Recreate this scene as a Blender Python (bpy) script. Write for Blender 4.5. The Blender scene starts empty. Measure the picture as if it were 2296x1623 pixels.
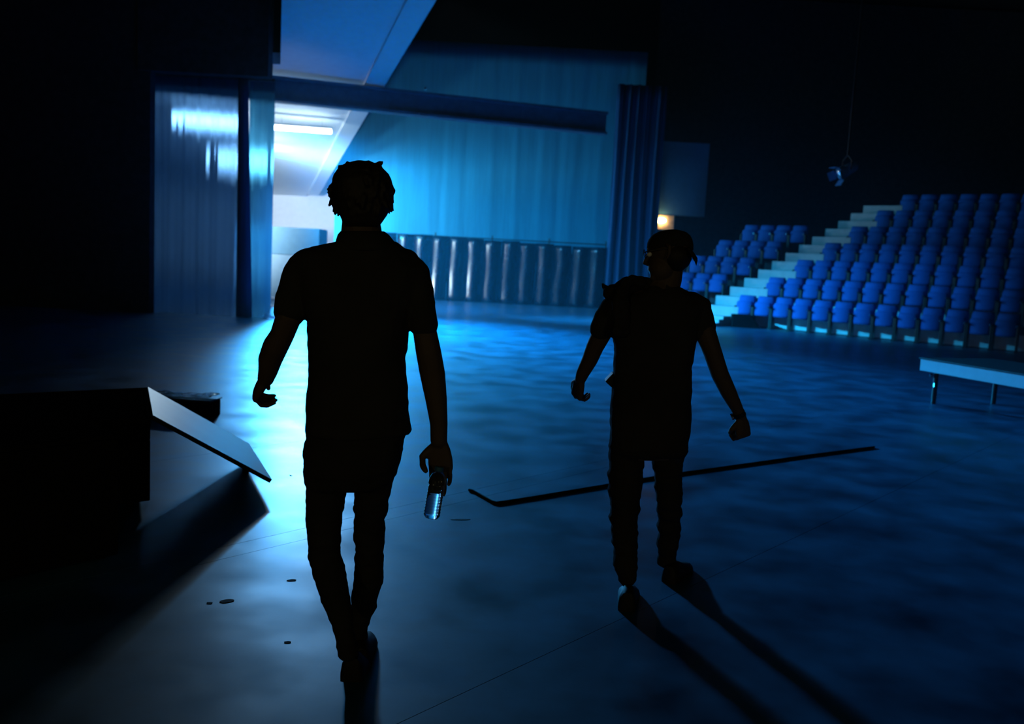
import bpy, bmesh, math, random
from mathutils import Vector, Matrix, noise
S = bpy.context.scene
COL = S.collection
random.seed(7)

# ------------------------------------------------------------------ camera
F_PX, W, H = 1960.0, 2296.0, 1623.0
CAM = Vector((0, 0, 1.52))
PITCH, ROLL = math.radians(6.535), math.radians(3.0)
fwd = Vector((0, math.cos(PITCH), -math.sin(PITCH)))
u0 = Vector((0, math.sin(PITCH), math.cos(PITCH)))
r0 = Vector((1, 0, 0))
RIGHT = r0*math.cos(ROLL) + u0*math.sin(ROLL)
UP = -r0*math.sin(ROLL) + u0*math.cos(ROLL)
cd = bpy.data.cameras.new('camera')
cam = bpy.data.objects.new('camera', cd)
COL.objects.link(cam)
m = Matrix((RIGHT, UP, -fwd)).transposed().to_4x4()
m.translation = CAM
cam.matrix_world = m
cd.sensor_width = 36.0
cd.lens = 36.0*F_PX/W
cd.clip_end = 200
cd.dof.use_dof = True
cd.dof.focus_distance = 3.4
cd.dof.aperture_fstop = 2.8
S.camera = cam

# ------------------------------------------------------------------ world, exposure, lights
wd = bpy.data.worlds.new('world')
S.world = wd
wd.use_nodes = True
wd.node_tree.nodes['Background'].inputs[0].default_value = (0.0, 0.0, 0.0, 1)
wd.node_tree.nodes['Background'].inputs[1].default_value = 0.0
S.view_settings.view_transform = 'Standard'
S.view_settings.look = 'None'
S.view_settings.gamma = 1.0
S.view_settings.exposure = 0.0
S.view_settings.use_curve_mapping = False
S.cycles.max_bounces = 7
S.cycles.volume_bounces = 0
S.cycles.adaptive_threshold = 0.02
TUBE_POWER = 30.0
GLINT_POWER = 160.0
HAZE = 0.002

def lamp(name, kind, loc, energy, color, size=0.2, aim=None, size_y=None, spot=None, blend=0.6, spread=180):
    l = bpy.data.lights.new(name, kind)
    l.energy = energy
    l.color = color
    if kind == 'AREA':
        l.shape = 'RECTANGLE'
        l.size = size
        l.size_y = size_y or size
        l.spread = math.radians(spread)
    else:
        l.shadow_soft_size = size
    if spot:
        l.spot_size = math.radians(spot)
        l.spot_blend = blend
    o = bpy.data.objects.new(name, l)
    o.location = loc
    if aim:
        o.rotation_euler = (Vector(aim)-Vector(loc)).to_track_quat('-Z', 'Y').to_euler()
    COL.objects.link(o)
    return o

# warm fill added behind the camera to lift the figures' dark backs
for p in ((-4.0, -5.4, 2.6), (4.0, -5.4, 2.6)):
    lamp('added_back_fill', 'POINT', p, 62, (1.0, 0.80, 0.34), 0.25)
# blue fill added above the stage, without a fixture, to deepen the blues
lamp('added_blue_fill', 'SPOT', (0.5, 27.0, 7.8), 20, (0.0, 0.16, 1.0), 0.3, (0.5, 33, 3.0), spot=110, blend=1.0)
# area lamp added to strengthen the bay tube; lamps after it are unseen fills
lamp('tube_throw', 'AREA', (-6.02, 24.95, 4.93), 34, (0.60, 0.83, 1.0), 1.6, (-3.2, 12, 0.0), size_y=0.10, spread=60)
lamp('added_blue_throw', 'AREA', (-6.02, 24.90, 4.86), 1500, (0.002, 0.38, 1.0), 1.6, (-1.2, 17.4, -0.14), size_y=0.10, spread=50)  # blue fill added beside the tube to colour the floor
lamp('added_blue_throw', 'AREA', (-6.02, 25.05, 4.86), 420, (0.002, 0.45, 1.0), 1.6, (-1.6, 27.2, 0.0), size_y=0.10, spread=100)  # second added blue fill, for the far floor by the drape
lamp('added_seat_fill', 'AREA', (-5.2, 23.6, 4.4), 190, (0.01, 0.46, 1.0), 0.5, (6.8, 24.6, -0.9), size_y=0.3, spread=36)  # unseen lamp added to light the seats and steps
lamp('added_cloth_fill', 'AREA', (-9.4, 30.9, 3.6), 175, (0.03, 0.62, 0.95), 0.4, (-1.6, 33.2, 3.4), size_y=2.0, spread=70)  # added without a fixture to brighten one end of the back cloth
lamp('added_bay_fill', 'AREA', (-9.0, 20.2, 3.0), 300, (0.62, 0.80, 1.0), 1.5, (-10.3, 41, 2.2), size_y=0.4, spread=55)  # hidden fill added for the bay's end wall and case

# ------------------------------------------------------------------ helpers
def at(px, py, y):
    """point seen at photo pixel (px, py) at world depth y"""
    d = RIGHT*((px-W/2)/F_PX) - UP*((py-H/2)/F_PX) + fwd
    return CAM + d*(y/d.y)

def on_floor(px, py, z=0.0):
    d = RIGHT*((px-W/2)/F_PX) - UP*((py-H/2)/F_PX) + fwd
    return CAM + d*((z-CAM.z)/d.z)

def tag(o, label=None, cat=None, group=None, kind=None):
    if label: o['label'] = label
    if cat: o['category'] = cat
    if group: o['group'] = group
    if kind: o['kind'] = kind
    return o

def empty(name, loc=(0, 0, 0), rz=0.0):
    o = bpy.data.objects.new(name, None)
    o.empty_display_size = 0.1
    o.location = loc
    o.rotation_euler = (0, 0, rz)
    COL.objects.link(o)
    return o

def link_mesh(name, me, mat=None, parent=None):
    o = bpy.data.objects.new(name, me)
    if mat and not me.materials:
        me.materials.append(mat)
    COL.objects.link(o)
    if parent:
        o.parent = parent
    return o

def obj(name, bm, mat=None, parent=None, smooth=False):
    me = bpy.data.meshes.new(name)
    bmesh.ops.recalc_face_normals(bm, faces=bm.faces)
    bm.to_mesh(me)
    bm.free()
    if smooth:
        for p in me.polygons: p.use_smooth = True
    return link_mesh(name, me, mat, parent)

def sharp_smooth(o, deg=35):
    me = o.data
    for p in me.polygons: p.use_smooth = True
    me.set_sharp_from_angle(angle=math.radians(deg))
    return o

def box(bm, lo, hi, M=None, bevel=0.0):
    r = bmesh.ops.create_cube(bm, size=1.0)
    vs = r['verts']
    for v in vs:
        v.co = Vector([lo[i]+(v.co[i]+0.5)*(hi[i]-lo[i]) for i in range(3)])
    if bevel:
        es = {e for v in vs for e in v.link_edges}
        g = bmesh.ops.bevel(bm, geom=list(es), offset=bevel, segments=2, affect='EDGES', profile=0.5)
        vs = list({v for f in g['faces'] for v in f.verts} | {v for v in vs if v.is_valid})
    if M is not None:
        bmesh.ops.transform(bm, matrix=M, verts=vs)
    return vs

def loft(bm, rings, caps=True):
    """rings: lists of points, all the same length"""
    vr = [[bm.verts.new(p) for p in r] for r in rings]
    n = len(vr[0])
    for a, b in zip(vr, vr[1:]):
        for i in range(n):
            bm.faces.new((a[i], a[(i+1) % n], b[(i+1) % n], b[i]))
    if caps:
        bm.faces.new(vr[0][::-1])
        bm.faces.new(vr[-1])

def ring(c, a, b, n=16, p=2.0):
    out = []
    for i in range(n):
        t = 2*math.pi*i/n
        ct, st = math.cos(t), math.sin(t)
        out.append(Vector(c) + Vector(a)*math.copysign(abs(ct)**(2/p), ct) + Vector(b)*math.copysign(abs(st)**(2/p), st))
    return out

def tube(bm, pts, rad, n=12, flat=1.0, flat_axis=None, dome=True):
    pts = [Vector(p) for p in pts]
    if not hasattr(rad, '__len__'):
        rad = [rad]*len(pts)
    if dome:
        d0 = (pts[0]-pts[1]).normalized(); d1 = (pts[-1]-pts[-2]).normalized()
        pts = [pts[0]+d0*rad[0]*0.75, pts[0]+d0*rad[0]*0.45] + pts + [pts[-1]+d1*rad[-1]*0.45, pts[-1]+d1*rad[-1]*0.75]
        rad = [rad[0]*0.35, rad[0]*0.8] + list(rad) + [rad[-1]*0.8, rad[-1]*0.35]
    rings = []
    ref = None
    for i, p in enumerate(pts):
        t = (pts[min(i+1, len(pts)-1)] - pts[max(i-1, 0)]).normalized()
        if ref is None:
            ref = Vector(flat_axis) if flat_axis is not None else (Vector((0, 1, 0)) if abs(t.y) < 0.9 else Vector((1, 0, 0)))
        b = (ref - t*ref.dot(t)).normalized()
        ref = b if flat_axis is None else ref
        a = t.cross(b)
        rings.append(ring(p, a*rad[i], b*rad[i]*flat, n))
    loft(bm, rings)

def cyl(bm, c0, c1, r0_, r1_=None, n=16):
    tube(bm, [c0, c1], [r0_, r1_ if r1_ is not None else r0_], n, dome=False)

def lathe(bm, prof, M=None, n=24):
    rings = [[Vector((r*math.cos(2*math.pi*i/n), r*math.sin(2*math.pi*i/n), z)) for i in range(n)] for r, z in prof]
    if M is not None:
        rings = [[M @ p for p in r] for r in rings]
    loft(bm, rings)

def ball(bm, c, rx, ry, rz, M=None):
    r = bmesh.ops.create_uvsphere(bm, u_segments=18, v_segments=12, radius=1.0)
    Mx = Matrix.Translation(Vector(c)) @ (M.to_4x4() if M is not None else Matrix.Identity(4)) @ Matrix.Diagonal((rx, ry, rz, 1))
    bmesh.ops.transform(bm, matrix=Mx, verts=r['verts'])

def remeshed(bm, voxel, smooth_it=4, factor=0.5):
    """one continuous surface from overlapping lofts"""
    me = bpy.data.meshes.new('tmp')
    bmesh.ops.recalc_face_normals(bm, faces=bm.faces)
    bm.to_mesh(me)
    bm.free()
    o = bpy.data.objects.new('tmp', me)
    COL.objects.link(o)
    r = o.modifiers.new('r', 'REMESH')
    r.mode = 'VOXEL'
    r.voxel_size = voxel
    s = o.modifiers.new('s', 'SMOOTH')
    s.iterations = smooth_it
    s.factor = factor
    dg = bpy.context.evaluated_depsgraph_get()
    out = bpy.data.meshes.new_from_object(o.evaluated_get(dg))
    bpy.data.objects.remove(o)
    bpy.data.meshes.remove(me)
    for p in out.polygons: p.use_smooth = True
    return out

def wrinkle(me, amp, fx, fz, seed=0.0):
    me.update()
    nrm = [v.normal.copy() for v in me.vertices]
    for v, n in zip(me.vertices, nrm):
        q = Vector((v.co.x*fx+seed, v.co.y*fx-seed, v.co.z*fz))
        v.co += n*amp*(noise.noise(q) + 0.5*noise.noise(q*2.3))

# ------------------------------------------------------------------ materials
def mat(name, color, rough=0.6, spec=0.5, metal=0.0, var=0.25, scale=6.0, bump=0.0, bscale=80.0, stretch=None, coat=0.0, rvar=0.0, sheen=0.0):
    M = bpy.data.materials.new(name)
    M.use_nodes = True
    nt = M.node_tree
    b = nt.nodes['Principled BSDF']
    b.inputs['Roughness'].default_value = rough
    b.inputs['Metallic'].default_value = metal
    b.inputs['Specular IOR Level'].default_value = spec
    b.inputs['Coat Weight'].default_value = coat
    b.inputs['Coat Roughness'].default_value = 0.26
    b.inputs['Sheen Weight'].default_value = sheen
    tc = nt.nodes.new('ShaderNodeTexCoord')
    src = tc.outputs['Object']
    if stretch:
        mp = nt.nodes.new('ShaderNodeMapping')
        mp.inputs['Scale'].default_value = stretch
        nt.links.new(src, mp.inputs['Vector'])
        src = mp.outputs[0]
    nz = nt.nodes.new('ShaderNodeTexNoise')
    nz.inputs['Scale'].default_value = scale
    nz.inputs['Detail'].default_value = 5
    nt.links.new(src, nz.inputs['Vector'])
    rp = nt.nodes.new('ShaderNodeValToRGB')
    c = Vector(color)
    rp.color_ramp.elements[0].position = 0.3
    rp.color_ramp.elements[1].position = 0.7
    rp.color_ramp.elements[0].color = (*(c*(1-var)), 1)
    rp.color_ramp.elements[1].color = (*[min(1, x*(1+var)) for x in c], 1)
    nt.links.new(nz.outputs['Fac'], rp.inputs[0])
    nt.links.new(rp.outputs[0], b.inputs['Base Color'])
    if rvar:
        mr = nt.nodes.new('ShaderNodeMapRange')
        mr.inputs['From Min'].default_value = 0.3
        mr.inputs['From Max'].default_value = 0.7
        mr.inputs['To Min'].default_value = rough-rvar
        mr.inputs['To Max'].default_value = rough+rvar
        nt.links.new(nz.outputs['Fac'], mr.inputs['Value'])
        nt.links.new(mr.outputs[0], b.inputs['Roughness'])
    if bump:
        n2 = nt.nodes.new('ShaderNodeTexNoise')
        n2.inputs['Scale'].default_value = bscale
        n2.inputs['Detail'].default_value = 4
        nt.links.new(src, n2.inputs['Vector'])
        bp = nt.nodes.new('ShaderNodeBump')
        bp.inputs['Strength'].default_value = bump
        bp.inputs['Distance'].default_value = 0.01
        nt.links.new(n2.outputs['Fac'], bp.inputs['Height'])
        nt.links.new(bp.outputs[0], b.inputs['Normal'])
    return M

def emit(name, color, strength):
    M = bpy.data.materials.new(name)
    M.use_nodes = True
    nt = M.node_tree
    nt.nodes.remove(nt.nodes['Principled BSDF'])
    e = nt.nodes.new('ShaderNodeEmission')
    e.inputs[0].default_value = (*color, 1)
    e.inputs[1].default_value = strength
    nt.links.new(e.outputs[0], nt.nodes['Material Output'].inputs[0])
    return M

MT = {}
MT['floor'] = mat('scuffed_stage_vinyl', (0.022, 0.090, 0.17), 0.50, 0.27, var=0.6, scale=2.2, bump=0.03, bscale=14, rvar=0.13, coat=0.30)
MT['joint'] = mat('floor_joint', (0.012, 0.013, 0.015), 0.8, 0.2)
MT['dark_wall'] = mat('dark_plaster', (0.05, 0.06, 0.07), 0.9, 0.1, bump=0.2)
MT['white_wall'] = mat('white_paint', (0.86, 0.87, 0.88), 0.7, 0.3, var=0.03)
MT['strip'] = mat('white_beam_paint', (0.88, 0.88, 0.88), 0.6, 0.3, var=0.02)
MT['beam'] = mat('beam_steel_paint', (0.10, 0.20, 0.26), 0.55, 0.4, var=0.15)
MT['ceil'] = mat('black_ceiling', (0.02, 0.02, 0.02), 0.9, 0.1)
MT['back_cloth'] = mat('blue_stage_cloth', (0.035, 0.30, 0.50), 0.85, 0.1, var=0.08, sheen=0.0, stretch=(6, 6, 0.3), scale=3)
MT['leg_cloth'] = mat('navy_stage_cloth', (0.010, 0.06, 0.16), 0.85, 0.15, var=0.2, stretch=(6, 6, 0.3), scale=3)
MT['black_drape'] = mat('black_glossy_drape', (0.004, 0.018, 0.035), 0.22, 0.7, var=0.3, bump=0.15, bscale=10, stretch=(1, 1, 0.3))
MT['seat'] = mat('blue_seat_fabric', (0.010, 0.11, 0.42), 0.85, 0.2, var=0.15, scale=30, bump=0.2, bscale=200)
MT['black_metal'] = mat('black_metal', (0.012, 0.012, 0.013), 0.45, 0.5, var=0.2)
MT['chrome'] = mat('chrome', (0.8, 0.8, 0.82), 0.15, 0.5, metal=1.0, var=0.05)
MT['step'] = mat('pale_step_paint', (0.42, 0.45, 0.47), 0.45, 0.5, var=0.08)
MT['tier'] = mat('tier_boards', (0.03, 0.035, 0.045), 0.6, 0.4, var=0.2)
MT['fascia'] = mat('tier_fascia', (0.75, 0.80, 0.82), 0.28, 0.8, var=0.1)
MT['black_ply'] = mat('black_plywood', (0.010, 0.010, 0.010), 0.95, 0.0, var=0.2, bump=0.2)
MT['board'] = mat('grey_laminate_board', (0.12, 0.17, 0.20), 0.38, 0.5, var=0.08, scale=3)
MT['board_edge'] = mat('dark_board_edge', (0.01, 0.01, 0.012), 0.6, 0.3)
MT['deck'] = mat('pale_deck_front', (0.45, 0.60, 0.66), 0.6, 0.3, var=0.06)
MT['panel'] = mat('pale_wall_panel', (0.10, 0.35, 0.60), 0.8, 0.2, var=0.06)
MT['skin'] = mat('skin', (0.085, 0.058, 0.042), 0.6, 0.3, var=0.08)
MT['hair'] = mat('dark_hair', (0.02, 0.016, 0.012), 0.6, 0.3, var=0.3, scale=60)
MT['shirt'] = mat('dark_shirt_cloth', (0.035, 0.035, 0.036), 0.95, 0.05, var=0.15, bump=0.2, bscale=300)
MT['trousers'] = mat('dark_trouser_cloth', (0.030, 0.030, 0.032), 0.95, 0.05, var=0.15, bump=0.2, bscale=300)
MT['shoe'] = mat('black_shoe_leather', (0.015, 0.015, 0.015), 0.6, 0.2)
MT['cap'] = mat('dark_cap_cloth', (0.03, 0.03, 0.03), 0.95, 0.05)
MT['rubber'] = mat('black_cable_rubber', (0.008, 0.008, 0.008), 0.8, 0.2)
MT['white_cloth'] = mat('white_cloth', (0.8, 0.82, 0.84), 0.9, 0.1, var=0.05)
MT['case'] = mat('grey_case_panel', (0.35, 0.50, 0.56), 0.6, 0.3, var=0.05)
MT['case_dark'] = mat('darker_case_panel', (0.16, 0.32, 0.40), 0.6, 0.3, var=0.05)
MT['tube_strong'] = emit('lit_tube_strong', (0.75, 0.90, 1.0), TUBE_POWER*4)
MT['tube'] = emit('lit_tube', (0.62, 0.86, 1.0), TUBE_POWER)
MT['glint_light'] = emit('lit_glint_light', (0.55, 0.82, 1.0), GLINT_POWER)  # glowing face of the added light panels
MT['lamp_glass'] = emit('lit_bulkhead_glass', (1.0, 0.60, 0.24), 30.0)
MT['lamp_plate'] = mat('bulkhead_plate', (0.75, 0.62, 0.42), 0.5, 0.3)

def plastic(name, color, ior=1.45, rough=0.03):
    M = bpy.data.materials.new(name)
    M.use_nodes = True
    b = M.node_tree.nodes['Principled BSDF']
    b.inputs['Base Color'].default_value = (*color, 1)
    b.inputs['Transmission Weight'].default_value = 1.0
    b.inputs['IOR'].default_value = ior
    b.inputs['Roughness'].default_value = rough
    return M
MT['bottle'] = plastic('clear_bottle_plastic', (0.85, 0.95, 1.0), 1.35)
MT['wrap'] = plastic('clear_wrap_plastic', (0.9, 0.95, 1.0), 1.3, 0.1)

def thin_cloth(name, color):
    M = bpy.data.materials.new(name)
    M.use_nodes = True
    nt = M.node_tree
    b = nt.nodes['Principled BSDF']
    b.inputs['Base Color'].default_value = (*color, 1)
    b.inputs['Roughness'].default_value = 0.9
    t = nt.nodes.new('ShaderNodeBsdfTranslucent')
    t.inputs['Color'].default_value = (*color, 1)
    mx = nt.nodes.new('ShaderNodeMixShader')
    mx.inputs[0].default_value = 0.65
    nt.links.new(b.outputs[0], mx.inputs[1])
    nt.links.new(t.outputs[0], mx.inputs[2])
    nt.links.new(mx.outputs[0], nt.nodes['Material Output'].inputs[0])
    return M
MT['thin_white'] = thin_cloth('thin_white_cloth', (0.9, 0.92, 0.94))
MT['bottle_cap'] = mat('blue_cap_plastic', (0.02, 0.14, 0.28), 0.4, 0.4, var=0.05)
# thin gauze curtain: lets a little light through, its cross threads spread it up and down
def gauze(name, tint, k, diff):
    M = bpy.data.materials.new(name)
    M.use_nodes = True
    nt = M.node_tree
    nt.nodes.remove(nt.nodes['Principled BSDF'])
    out = nt.nodes['Material Output']
    geo = nt.nodes.new('ShaderNodeNewGeometry')
    offs = None
    for i in range(3):
        wn = nt.nodes.new('ShaderNodeTexWhiteNoise')
        ad = nt.nodes.new('ShaderNodeVectorMath')
        ad.operation = 'ADD'
        ad.inputs[1].default_value = (i*3.1, i*1.7, i*0.9)
        nt.links.new(geo.outputs['Position'], ad.inputs[0])
        nt.links.new(ad.outputs[0], wn.inputs['Vector'])
        if offs is None:
            offs = wn.outputs['Value']
        else:
            mm = nt.nodes.new('ShaderNodeMath')
            nt.links.new(offs, mm.inputs[0])
            nt.links.new(wn.outputs['Value'], mm.inputs[1])
            offs = mm.outputs[0]
    ma = nt.nodes.new('ShaderNodeMath')
    ma.operation = 'MULTIPLY_ADD'
    ma.inputs[1].default_value = k
    ma.inputs[2].default_value = -1.5*k
    nt.links.new(offs, ma.inputs[0])
    cx = nt.nodes.new('ShaderNodeCombineXYZ')
    nt.links.new(ma.outputs[0], cx.inputs[2])
    av = nt.nodes.new('ShaderNodeVectorMath')
    nt.links.new(geo.outputs['Normal'], av.inputs[0])
    nt.links.new(cx.outputs[0], av.inputs[1])
    nv = nt.nodes.new('ShaderNodeVectorMath')
    nv.operation = 'NORMALIZE'
    nt.links.new(av.outputs[0], nv.inputs[0])
    rf = nt.nodes.new('ShaderNodeBsdfRefraction')
    rf.inputs['Color'].default_value = (*tint, 1)
    rf.inputs['Roughness'].default_value = 0.0
    rf.inputs['IOR'].default_value = 1.08
    nt.links.new(nv.outputs[0], rf.inputs['Normal'])
    df = nt.nodes.new('ShaderNodeBsdfDiffuse')
    df.inputs['Color'].default_value = (*diff, 1)
    ts = nt.nodes.new('ShaderNodeBsdfTranslucent')
    ts.inputs['Color'].default_value = (*diff, 1)
    a1 = nt.nodes.new('ShaderNodeMixShader')
    a1.inputs[0].default_value = 0.5
    nt.links.new(df.outputs[0], a1.inputs[1])
    nt.links.new(ts.outputs[0], a1.inputs[2])
    a2 = nt.nodes.new('ShaderNodeMixShader')
    a2.inputs[0].default_value = 0.5
    nt.links.new(a1.outputs[0], a2.inputs[1])
    nt.links.new(rf.outputs[0], a2.inputs[2])
    nt.links.new(a2.outputs[0], out.inputs[0])
    return M
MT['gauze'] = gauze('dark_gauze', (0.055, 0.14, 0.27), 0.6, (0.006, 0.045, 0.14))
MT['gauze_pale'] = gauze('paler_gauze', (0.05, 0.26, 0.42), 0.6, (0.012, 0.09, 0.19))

# ------------------------------------------------------------------ the setting
# stage axes: AD runs from the stage up the seating, RD runs along the rows
AD = Vector((0.663, 0.748, 0)).normalized()
RD = Vector((0.748, -0.663, 0)).normalized()

bm = bmesh.new()
box(bm, (-30, -6, -0.2), (40, 60, -0.012))
floor = tag(obj('floor', bm, MT['joint']), kind='structure')
# vinyl sheets laid along AD, edges set by the seam seen in the photo
seam = on_floor(560, 1212)
s0 = seam.dot(RD)
edges = [s0 + k*1.9 for k in range(-16, 17)]
edges.insert(17, s0 + 0.16)
for a, b in zip(edges, edges[1:]):
    bm = bmesh.new()
    g = 0.0015
    Mx = Matrix((AD, RD, Vector((0, 0, 1)))).transposed().to_4x4()
    box(bm, (-24, a+g, -0.012), (48, b-g, 0.0), Mx)
    obj('floor_sheet', bm, MT['floor'], floor)

def wall(name, lo, hi, material=None, M=None):
    bm = bmesh.new()
    box(bm, lo, hi, M)
    return tag(obj(name, bm, material or MT['dark_wall']), kind='structure')

wall('wall_back', (-30, 58, -0.2), (40, 58.3, 12.5))
wall('wall_rear', (-30, -6.3, -0.2), (40, -6, 12.5))
wall('wall_left', (-30.3, -6, -0.2), (-30, 58, 12.5))
wall('wall_right', (40, -6, -0.2), (40.3, 58, 12.5))
wall('ceiling', (-30, -6, 12.5), (40, 58, 12.8), MT['ceil'])

# dark masking wall left of the gauze curtain, and header above it
wall('wall_wing', (-20, 19.0, 0), (-7.95, 19.25, 9.0), MT['dark_wall'])
wall('wall_header', (-8.2, 18.95, 5.12), (-5.45, 19.3, 9.0), MT['dark_wall'])

# lit bay behind the curtain: sloping white soffit, its edge beam, end wall
SOF = lambda y: 5.50 - 0.078*(y-22)
def soffit_x(y):
    a, b = at(806, 246, 22.0), at(690, 438, 40.0)
    t = (y-22)/(40-22)
    return a.x + (b.x-a.x)*t
bm = bmesh.new()
rows = []
for y in (14.5, 20.2, 20.6, 24, 28, 32, 36, 41):
    xs = -18 if y > 20.5 else -0.274*y
    rows.append([Vector((xs, y, SOF(y))), Vector((soffit_x(y), y, SOF(y))), Vector((soffit_x(y), y, SOF(y)+0.25)), Vector((xs, y, SOF(y)+0.25))])
loft(bm, rows)
tag(obj('ceiling_bay', bm, MT['white_wall']), kind='structure')
wall('wall_bay_end', (-18, 41, 0), (-6.6, 41.2, 5.4), MT['white_wall'])
wall('wall_bay_left', (-18.2, 20, 0), (-18, 41.2, 6), MT['white_wall'])
# edge beam of the soffit
def strip_pts(y, w):
    x = soffit_x(y)
    z = SOF(y)
    return [Vector((x, y, z-0.06)), Vector((x+w*0.78, y, z-0.06)), Vector((x+w*0.82, y, z-0.02)), Vector((x+w, y, z+0.16)), Vector((x+w, y, z+0.3)), Vector((x, y, z+0.3))]
bm = bmesh.new()
loft(bm, [strip_pts(y, 0.62) for y in (14.5, 20, 25, 30, 35, 40)])
tag(obj('trim_1', bm, MT['strip']), kind='structure')
# upper wall above the bay, seen over the dark beam
bm = bmesh.new()
pa, pb = at(596, 120, 21.6), at(596, 225, 21.6)
# dark painted steel beam across the stage
BV = Vector((0.955, 0.297, 0)).normalized()
b0 = Vector((-8.6, 19.6, 0))
bl = at(610, 225, 20.5)
b0 = bl - BV*3.2
zb = bl.z
bm = bmesh.new()
Mx = Matrix((BV, Vector((-BV.y, BV.x, 0)), Vector((0, 0, 1)))).transposed().to_4x4()
Mx.translation = Vector((b0.x, b0.y, zb))
box(bm, (0, 0, 0), (11.5, 0.32, 0.06), Mx)
box(bm, (0, 0.12, 0.06), (11.5, 0.2, 0.50), Mx)
box(bm, (0, 0, 0.50), (11.5, 0.32, 0.56), Mx)
beam = tag(obj('trim_2', bm, MT['beam']), kind='structure')
for px, py in ((905, 252), (940, 256), (955, 200)):
    bm = bmesh.new()
    p = at(px, py, 21.6)
    cyl(bm, p, p+Vector((0, -0.09, 0)), 0.03, n=8)
    obj('bolt', bm, MT['chrome'], beam)

# ------------------------------------------------------------------ curtains
def pleated(x0, x1, y, z0, z1, amp, wl, mat_, name, parent=None, seed=0, taper=0.0, thick=0.012):
    n = int((x1-x0)/0.03)
    nz = 14
    bm = bmesh.new()
    grid = []
    for j in range(nz+1):
        t = j/nz
        z = z0+(z1-z0)*t
        r = []
        for i in range(n+1):
            x = x0+(x1-x0)*i/n
            q = noise.noise(Vector((x*1.3+seed, z*0.12, seed)))
            ph = 2*math.pi*x/wl + 2.2*q
            yy = y + amp*math.sin(ph)*(1-0.35*t) + 0.35*amp*math.sin(2.3*ph+seed)
            r.append(bm.verts.new((x + taper*(1-t)*(x-x0)/(x1-x0), yy, z)))
        grid.append(r)
    for a, b in zip(grid, grid[1:]):
        for i in range(n):
            bm.faces.new((a[i], a[i+1], b[i+1], b[i]))
    o = obj(name, bm, mat_, parent, smooth=True)
    if thick:
        so = o.modifiers.new('thickness', 'SOLIDIFY')
        so.thickness = thick
        so.offset = 0
    return o

YC = 19.3
xa, xb, xc, xd = [at(px, 450, YC).x for px in (322, 534, 553, 609)]
gz = tag(empty('gauze_curtain', (0, 0, 0)), 'wide dark blue gauze curtain with lamps showing through its folds', 'curtain')
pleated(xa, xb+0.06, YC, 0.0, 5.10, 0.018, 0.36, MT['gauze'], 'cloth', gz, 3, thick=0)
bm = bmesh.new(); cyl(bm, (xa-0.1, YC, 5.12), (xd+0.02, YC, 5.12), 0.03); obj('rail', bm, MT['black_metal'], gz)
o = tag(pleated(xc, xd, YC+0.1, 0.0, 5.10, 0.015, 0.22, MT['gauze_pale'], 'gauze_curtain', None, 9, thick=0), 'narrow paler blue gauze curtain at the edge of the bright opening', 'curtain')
# the dark fold that hangs between the two gauzes
bm = bmesh.new()
rr = []
for z in (0.0, 1.2, 2.4, 3.6, 4.6, 5.10):
    w = 0.10 + 0.07*(1-z/5.1)
    c = at(541, 450, YC).x + 0.10*(1-z/5.1)
    rr.append([Vector((c+w*math.cos(a)*(1+0.15*math.sin(3*a)), YC-0.02+0.09*math.sin(a), z)) for a in [2*math.pi*i/18 for i in range(18)]])
loft(bm, rr)
tag(obj('masking_drape', bm, MT['leg_cloth'], smooth=True), 'slim dark drape hanging gathered between the two gauze curtains', 'drape')

# blue back cloth
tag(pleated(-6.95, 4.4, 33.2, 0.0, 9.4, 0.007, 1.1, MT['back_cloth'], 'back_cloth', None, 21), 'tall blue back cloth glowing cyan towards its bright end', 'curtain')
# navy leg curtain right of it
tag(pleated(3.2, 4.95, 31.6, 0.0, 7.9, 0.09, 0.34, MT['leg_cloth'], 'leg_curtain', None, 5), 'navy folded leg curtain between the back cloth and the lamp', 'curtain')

# low pipe and drape with shiny black panels
pd = tag(empty('pipe_and_drape', (0, 31.7, 0)), 'low row of shiny black drape panels with bright glints on each fold', 'drape')
pit = 0.632
x0 = -5.05
for k in range(13):
    bm = bmesh.new()
    cx = x0 + pit*(k+0.5)
    rings = []
    hgt = 2.34 - 0.012*k + random.uniform(-0.03, 0.03)
    for j in range(13):
        z = hgt*j/12
        w = pit*0.5*1.02
        am = (0.205+0.03*noise.noise(Vector((k*1.7, z*1.1, 0.4))))
        lean = 0.05*noise.noise(Vector((k*2.3, z*0.9, 2.4))) + 0.018*z
        tilt = 0.02*math.sin(z*2.2+k)
        f = []
        for i in range(17):
            t = i/16
            if t <= 0.45:
                q = t/0.45
                yy = -am*(0.72*q + 0.56*q - 0.28*q*q)
            else:
                q = (t-0.45)/0.55
                yy = -am*(1 - q*q*(3-2*q))
            f.append(Vector((cx+lean+w*(2*t-1), 31.78+yy, z)))
        bk = [p+Vector((0, 0.02, 0)) for p in f[::-1]]
        rings.append(f+bk)
    loft(bm, rings)
    obj('drape_panel', bm, MT['black_drape'], pd, smooth=True).location = (0, -31.7, 0)
for k in range(5):
    bm = bmesh.new()
    xx = x0 + pit*13*k/4
    cyl(bm, (xx, 31.86, 0), (xx, 31.86, 2.42), 0.025)
    box(bm, (xx-0.2, 31.8, 0), (xx+0.2, 32.05, 0.012))
    obj('post', bm, MT['black_metal'], pd).location = (0, -31.7, 0)
bm = bmesh.new(); cyl(bm, (x0, 31.84, 2.30), (x0+pit*13, 31.84, 2.30), 0.02); obj('rail', bm, MT['black_metal'], pd).location = (0, -31.7, 0)

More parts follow.
